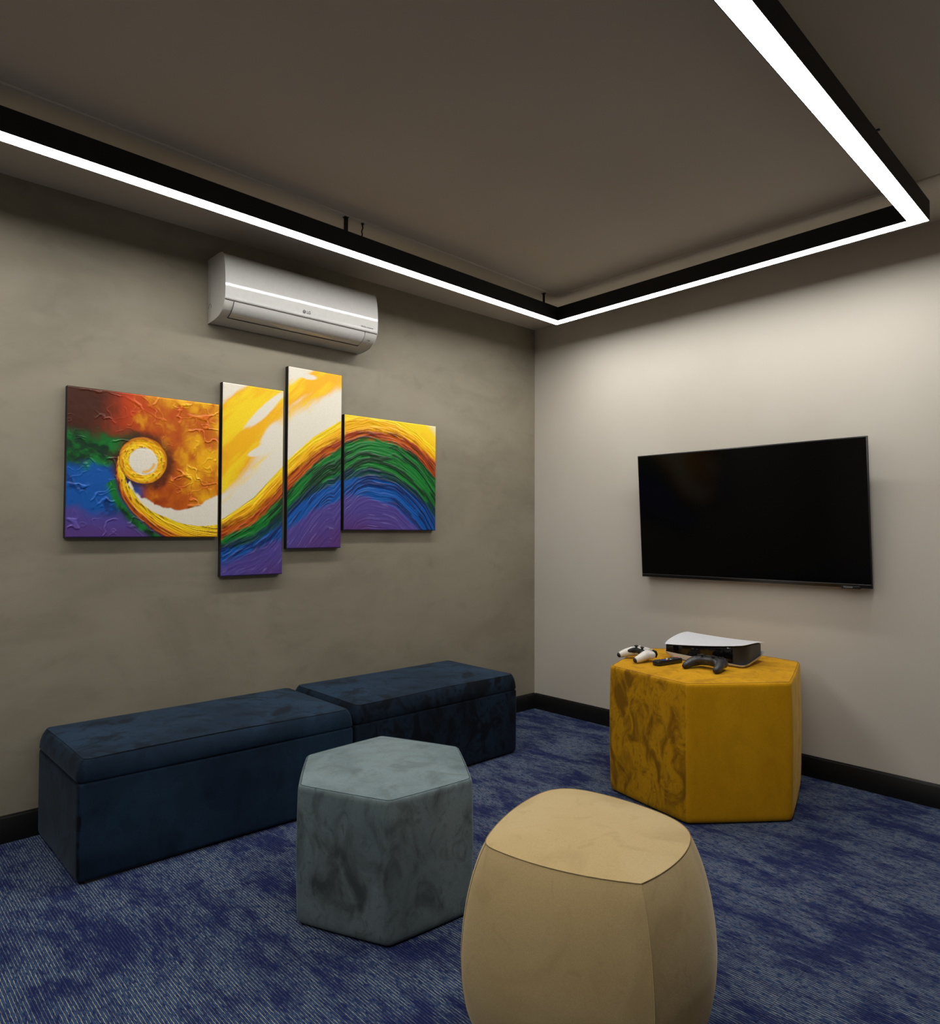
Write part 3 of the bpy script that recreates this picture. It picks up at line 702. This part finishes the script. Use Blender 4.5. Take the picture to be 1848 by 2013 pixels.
# ------------------------------------------------------------------ game console
ZC = 0.5845
MPLATE = plain('matt_white_shell', L3(216, 217, 222), 0.45)
MPIANO = plain('piano_black', (0.004, 0.004, 0.005, 1), 0.08, spec=0.5)
MSATB = plain('satin_black', (0.018, 0.018, 0.020, 1), 0.4)
con = thing('game_console', 'white and black game console lying flat on the mustard ottoman', 'game console', (-0.392, -1.523, ZC), R(-86))
LX, LY = 0.205, 0.1325
def plate(name, zf, thick, nx=34, ny=24, top=True):
    bm = bmesh.new(); g = []
    for s in (0, 1):
        rows = []
        for jy in range(ny+1):
            row = []
            for ix in range(nx+1):
                u, v_ = ix/nx*2-1, jy/ny*2-1
                # rounded plan: soften corners
                k = 1-0.045*(abs(u)**4)*(abs(v_)**4)
                ed = 1-max(abs(u), abs(v_))**14*0.85
                row.append(bm.verts.new((u*LX*k, v_*LY*k, zf(u, v_)+(s-0.5)*thick*max(ed, 0.12))))
            rows.append(row)
        g.append(rows)
    for s in (0, 1):
        for jy in range(ny):
            for ix in range(nx): bm.faces.new((g[s][jy][ix], g[s][jy][ix+1], g[s][jy+1][ix+1], g[s][jy+1][ix]))
    per = [(jy, 0) for jy in range(ny)]+[(ny, ix) for ix in range(nx)]+[(jy, nx) for jy in range(ny, 0, -1)]+[(0, ix) for ix in range(nx, 0, -1)]
    for a_, b_ in zip(per, per[1:]+per[:1]):
        bm.faces.new((g[0][a_[0]][a_[1]], g[0][b_[0]][b_[1]], g[1][b_[0]][b_[1]], g[1][a_[0]][a_[1]]))
    return bm_link(name, bm, MPLATE, con, ang=50)
def bil(u, v_, fl, fr_, br, bl): u, v_ = (u+1)/2, (v_+1)/2; return (fl*(1-u)+fr_*u)*(1-v_)+(bl*(1-u)+br*u)*v_
zt_f = lambda u, v_: bil(u, v_, 0.068, 0.104, 0.089, 0.1025)-0.005*(1-u*u)+0.010*(1-v_*v_)*max(0, -u)+0.006*(1-v_*v_)*max(0, u)
zb_f = lambda u, v_: max(0.0030, bil(u, v_, 0.033, 0.010, 0.046, 0.040)-0.060*(1-abs(u)**3.2)**0.7*(1-abs(v_)**7.0)**0.6)
plate('upper_plate', zt_f, 0.005); plate('lower_plate', zb_f, 0.005)
# black core, large rounding at the right end
Q = [(-LX+0.010, -LY+0.008), (LX-0.010, -LY+0.012), (LX-0.010, LY-0.012), (-LX+0.012, LY-0.012)]
cv, cc = poly_curve(Q, [0.012, 0.085, 0.05, 0.03], 0.0, n_side=16, n_cor=12)
bm = bmesh.new(); rr = []
for k in range(6):
    t_ = k/5; ring_ = []
    for p, i_, co_ in cv:
        u, v_ = max(-1, min(1, p.x/LX)), max(-1, min(1, p.y/LY))
        a_, b_ = zb_f(u, v_)+0.003, zt_f(u, v_)-0.004
        ins = 0.006 if k in (0, 5) else 0
        d_ = p-cc; d_ = d_*(1-ins/d_.length); ring_.append((d_.x+cc.x, d_.y+cc.y, a_+(b_-a_)*(0.0, 0.06, 0.35, 0.65, 0.94, 1.0)[k]))
    rr.append(ring_)
for sgn_, fn_, dd_ in ((0, zb_f, 0.0035), (1, zt_f, -0.0045)):
    for k in range(1, 8):
        ring_ = []
        for p, i_, co_ in cv:
            q_ = p*(1-k/8.0)+cc*(k/8.0); u, v_ = max(-1, min(1, q_.x/LX)), max(-1, min(1, q_.y/LY)); ring_.append((q_.x, q_.y, fn_(u, v_)+dd_))
        if sgn_: rr.append(ring_)
        else: rr.insert(0, ring_)
loft(bm, rr)
for f_ in bm.faces:
    if f_.calc_center_median().x > LX*0.70: f_.material_index = 1
bm_link('black_core', bm, [MPIANO, MSATB], con, ang=40)
# vent slats over the right end, disc slot, ports
sl_ = bmesh.new()
for k_ in range(13):
    xa, xb = -0.150+k_*0.010, -0.139+k_*0.010; vv_ = -0.90
    za = zb_f(xa/LX, vv_)-0.0026; add_box(sl_, (xa, LY*vv_-0.0022, za-0.0020), (xb, LY*vv_+0.0022, za+0.0020))
bm_link('disc_slot', sl_, MGAP, con)
for px_, w_, h_ in ((-0.052, 0.013, 0.005), (-0.030, 0.008, 0.0035)):
    box('usb_port', (px_-w_/2, -LY+0.0072, 0.060-h_/2), (px_+w_/2, -LY+0.011, 0.060+h_/2), MGREYLINE, con, 0.0008)
for px_ in (0.012, 0.022): box('front_button', (px_-0.002, -LY+0.0082, 0.064), (px_+0.002, -LY+0.012, 0.0655), MGREYLINE, con)

# ------------------------------------------------------------------ game controllers (skin-grown bodies)
MCW = plain('white_controller_plastic', L3(222, 219, 212), 0.4)
MCB = plain('charcoal_controller_plastic', (0.028, 0.028, 0.031, 1), 0.42)
MCK = plain('black_rubber', (0.010, 0.010, 0.011, 1), 0.5)
MGOLD = plain('brass_contact', (0.6, 0.42, 0.12, 1), 0.3, metal=1)
def skin_mesh(name, verts, edges, radii, m_, parent, levels=2, flat=1.0):
    me = bpy.data.meshes.new(name); me.from_pydata(verts, edges, [])
    t = bpy.data.objects.new(name+'_src', me); COL.objects.link(t)
    t.modifiers.new('skin', 'SKIN'); 
    for i, r_ in enumerate(radii): me.skin_vertices[0].data[i].radius = (r_, r_) if not isinstance(r_, tuple) else r_
    me.skin_vertices[0].data[0].use_root = True
    sb = t.modifiers.new('sub', 'SUBSURF'); sb.levels = levels; sb.render_levels = levels
    bpy.context.view_layer.update()
    ev = bpy.data.meshes.new_from_object(t.evaluated_get(bpy.context.evaluated_depsgraph_get()))
    bpy.data.objects.remove(t); ev.name = name
    z = [v_.co.z for v_ in ev.vertices]
    return link(name, ev, m_, parent, smooth=True)
def controller(name, label, loc, rz, shell_m, inner_m):
    root = thing(name, label, 'game controller', loc, rz, None)
    bm = bmesh.new()
    def sup(c_, ry, rz_, n_=2.6, seg=22):
        out = []
        for k in range(seg):
            a_ = 2*math.pi*k/seg; ca, sa = math.cos(a_), math.sin(a_)
            f_ = (abs(ca)**n_+abs(sa)**n_)**(-1/n_); out.append((c_[0], c_[1]+ry*ca*f_, c_[2]+rz_*sa*f_))
        return out
    loft(bm, [sup((x_, 0.006+0.000*abs(x_), 0.0385-0.06*abs(x_)), ry_, rz_) for x_, ry_, rz_ in
              ((-0.082, 0.008, 0.006), (-0.079, 0.018, 0.013), (-0.070, 0.026, 0.018), (-0.050, 0.030, 0.0205), (-0.025, 0.030, 0.0195), (0, 0.029, 0.019),
               (0.025, 0.030, 0.0195), (0.050, 0.030, 0.0205), (0.070, 0.026, 0.018), (0.079, 0.018, 0.013), (0.082, 0.008, 0.006))])
    for sx in (-1, 1):
        pa = [(sx*0.052, 0.004, 0.036), (sx*0.062, -0.020, 0.034), (sx*0.071, -0.044, 0.0285), (sx*0.075, -0.064, 0.0225), (sx*0.0755, -0.078, 0.0185), (sx*0.0755, -0.086, 0.0165), (sx*0.0755, -0.0895, 0.0158)]
        add_tube(bm, pa, [0.022, 0.0235, 0.0205, 0.0175, 0.0150, 0.0105, 0.0040], 18)
    bmesh.ops.recalc_face_normals(bm, faces=bm.faces)
    me = bpy.data.meshes.new('shell'); bm.to_mesh(me); bm.free()
    t = bpy.data.objects.new('shell_src', me); COL.objects.link(t)
    rmod = t.modifiers.new('r', 'REMESH'); rmod.mode = 'VOXEL'; rmod.voxel_size = 0.0016
    smod = t.modifiers.new('s', 'SMOOTH'); smod.factor = 0.6; smod.iterations = 14
    bpy.context.view_layer.update()
    ev = bpy.data.meshes.new_from_object(t.evaluated_get(bpy.context.evaluated_depsgraph_get()))
    bpy.data.objects.remove(t); ev.name = 'shell'; body = link('shell', ev, shell_m, root, smooth=True)
    zmin = min(v_.co.z for v_ in body.data.vertices)
    for v_ in body.data.vertices: v_.co.z = v_.co.z-zmin
    dz = -zmin
    # dark grip tips / inner crotch piece
    inner = skin_mesh('centre_trim', [(0, -0.014, 0.0435), (-0.028, -0.014, 0.0445), (-0.046, -0.024, 0.0430), (-0.060, -0.048, 0.0350), (0.028, -0.014, 0.0445), (0.046, -0.024, 0.0430), (0.060, -0.048, 0.0350)],
                      [(0, 1), (1, 2), (2, 3), (0, 4), (4, 5), (5, 6)], [0.0145, 0.0165, 0.0145, 0.008, 0.0165, 0.0145, 0.008], inner_m, root)
    for v_ in inner.data.vertices: v_.co.z += dz
    for sx in (-1, 1):
        bm = bmesh.new()   # thumbstick: stem, dished cap
        prof = [(0.0075, 0.050), (0.0055, 0.056), (0.0055, 0.061), (0.0098, 0.0635), (0.0100, 0.0665), (0.0075, 0.0675), (0.0, 0.0662)]
        rings = [[(sx*0.027+r_*math.cos(a_), -0.016+r_*math.sin(a_), z+dz*0.5) for a_ in np.linspace(0, 2*math.pi, 20, endpoint=False)] for r_, z in prof[:-1]]
        loft(bm, rings); bm_link('thumbstick', bm, MCK, root, ang=50)
        # trigger and bumper on the far edge
        bm = bmesh.new()
        rings = []
        for t_, y_, z, r_ in ((0, 0.028, 0.050, 0.008), (0.33, 0.040, 0.044, 0.0105), (0.66, 0.045, 0.032, 0.010), (1, 0.043, 0.020, 0.006)):
            rings.append([(sx*0.054+1.35*r_*math.cos(a_), y_+0.35*r_*math.sin(a_), z+r_*0.6*math.sin(a_)+dz*0.3) for a_ in np.linspace(0, 2*math.pi, 14, endpoint=False)])
        loft(bm, rings); bm_link('trigger', bm, MCK, root, ang=60)
        # dark tip of the grip
        bm = bmesh.new()
        bmesh.ops.create_icosphere(bm, subdivisions=3, radius=1.0)
        bm.transform(Matrix.Translation((sx*0.0757, -0.0835, 0.0172+dz)) @ Matrix.Rotation(R(14), 4, 'X') @ Matrix.Diagonal((0.0124, 0.0095, 0.0124, 1)))
        bm_link('grip_tip', bm, MCK, root, smooth=True)
    # touch pad, direction pad, round buttons, contacts
    bm = bmesh.new(); add_box(bm, (-0.029, 0.004, 0.0560), (0.029, 0.033, 0.0625)); bmesh.ops.bevel(bm, geom=bm.edges[:], offset=0.003, segments=2, affect='EDGES')
    bmesh.ops.translate(bm, verts=bm.verts, vec=(0, 0, dz*0.5-0.0048)); bm_link('touch_pad', bm, shell_m, root, ang=40)
    for dx, dy in ((0.009, 0), (-0.009, 0), (0, 0.009), (0, -0.009)):
        for sx, nm in ((-0.053, 'direction_key'), (0.053, 'action_button')):
            bm = bmesh.new()
            bmesh.ops.create_cone(bm, cap_ends=True, segments=14, radius1=0.0045, radius2=0.004, depth=0.006)
            bmesh.ops.translate(bm, verts=bm.verts, vec=(sx+dx, 0.012+dy, 0.0572+dz*0.5)); bm_link(nm, bm, shell_m, root, ang=40)
    for dx in (-0.004, 0.004):
        bm = bmesh.new(); bmesh.ops.create_cone(bm, cap_ends=True, segments=10, radius1=0.0014, radius2=0.0014, depth=0.002)
        bm.transform(Matrix.Translation((dx, -0.0272, 0.0385+dz)) @ Matrix.Rotation(R(90), 4, 'X')); bm_link('charging_contact', bm, MGOLD, root)
    return root
controller('game_controller', 'white and black game controller on the left side of the mustard ottoman', (-0.652, -1.283, ZC-0.001), R(-115.5), MCW, MCK)
controller('game_controller', 'all charcoal game controller in front of the game console', (-0.628, -1.624, ZC-0.001), R(-91), MCB, MCB)

# ------------------------------------------------------------------ remote control
rm = thing('remote_control', 'black television remote with coloured buttons between the two controllers', 'remote control', (-0.662, -1.430, ZC-0.001), R(-11))
MREM = plain('black_remote_plastic', (0.012, 0.012, 0.013, 1), 0.28)
bm = bmesh.new()
crv, c0 = poly_curve([(-0.086, -0.0225), (0.086, -0.020), (0.086, 0.020), (-0.086, 0.0225)], [0.016, 0.012, 0.012, 0.016], 0.001)
loft(bm, [scaled(crv, c0, 1, o_, z) for z, o_ in ((0, -0.006), (0.003, -0.0015), (0.009, 0), (0.016, -0.0005), (0.020, -0.002), (0.0215, -0.005))])
bm_link('body', bm, MREM, rm, ang=40)
KEYC = dict(k=plain('dark_key', (0.045, 0.045, 0.05, 1), 0.5), r=plain('red_key', L3(190, 30, 20), 0.5), w=plain('white_key', L3(215, 212, 205), 0.5), b=plain('blue_key', L3(30, 60, 190), 0.5), o=plain('orange_key', L3(225, 120, 30), 0.5), g=plain('green_key', L3(20, 120, 50), 0.5))
rows = ['r.k', 'kkk', 'kkk', 'kkk', 'kkk', 'wkw', 'kwk', 'rgo', '.bb', 'kkk', 'kkk', 'kkk']
for i_, row in enumerate(rows):
    for j_, ch in enumerate(row):
        if ch == '.': continue
        x_, y_ = 0.074-i_*0.0132, (1-j_)*0.0115
        bm = bmesh.new(); add_box(bm, (x_-0.0038, y_-0.0036, 0.020), (x_+0.0038, y_+0.0036, 0.0238)); bmesh.ops.bevel(bm, geom=bm.edges[:], offset=0.001, segments=1, affect='EDGES')
        bm_link('key', bm, KEYC[ch], rm, ang=40)
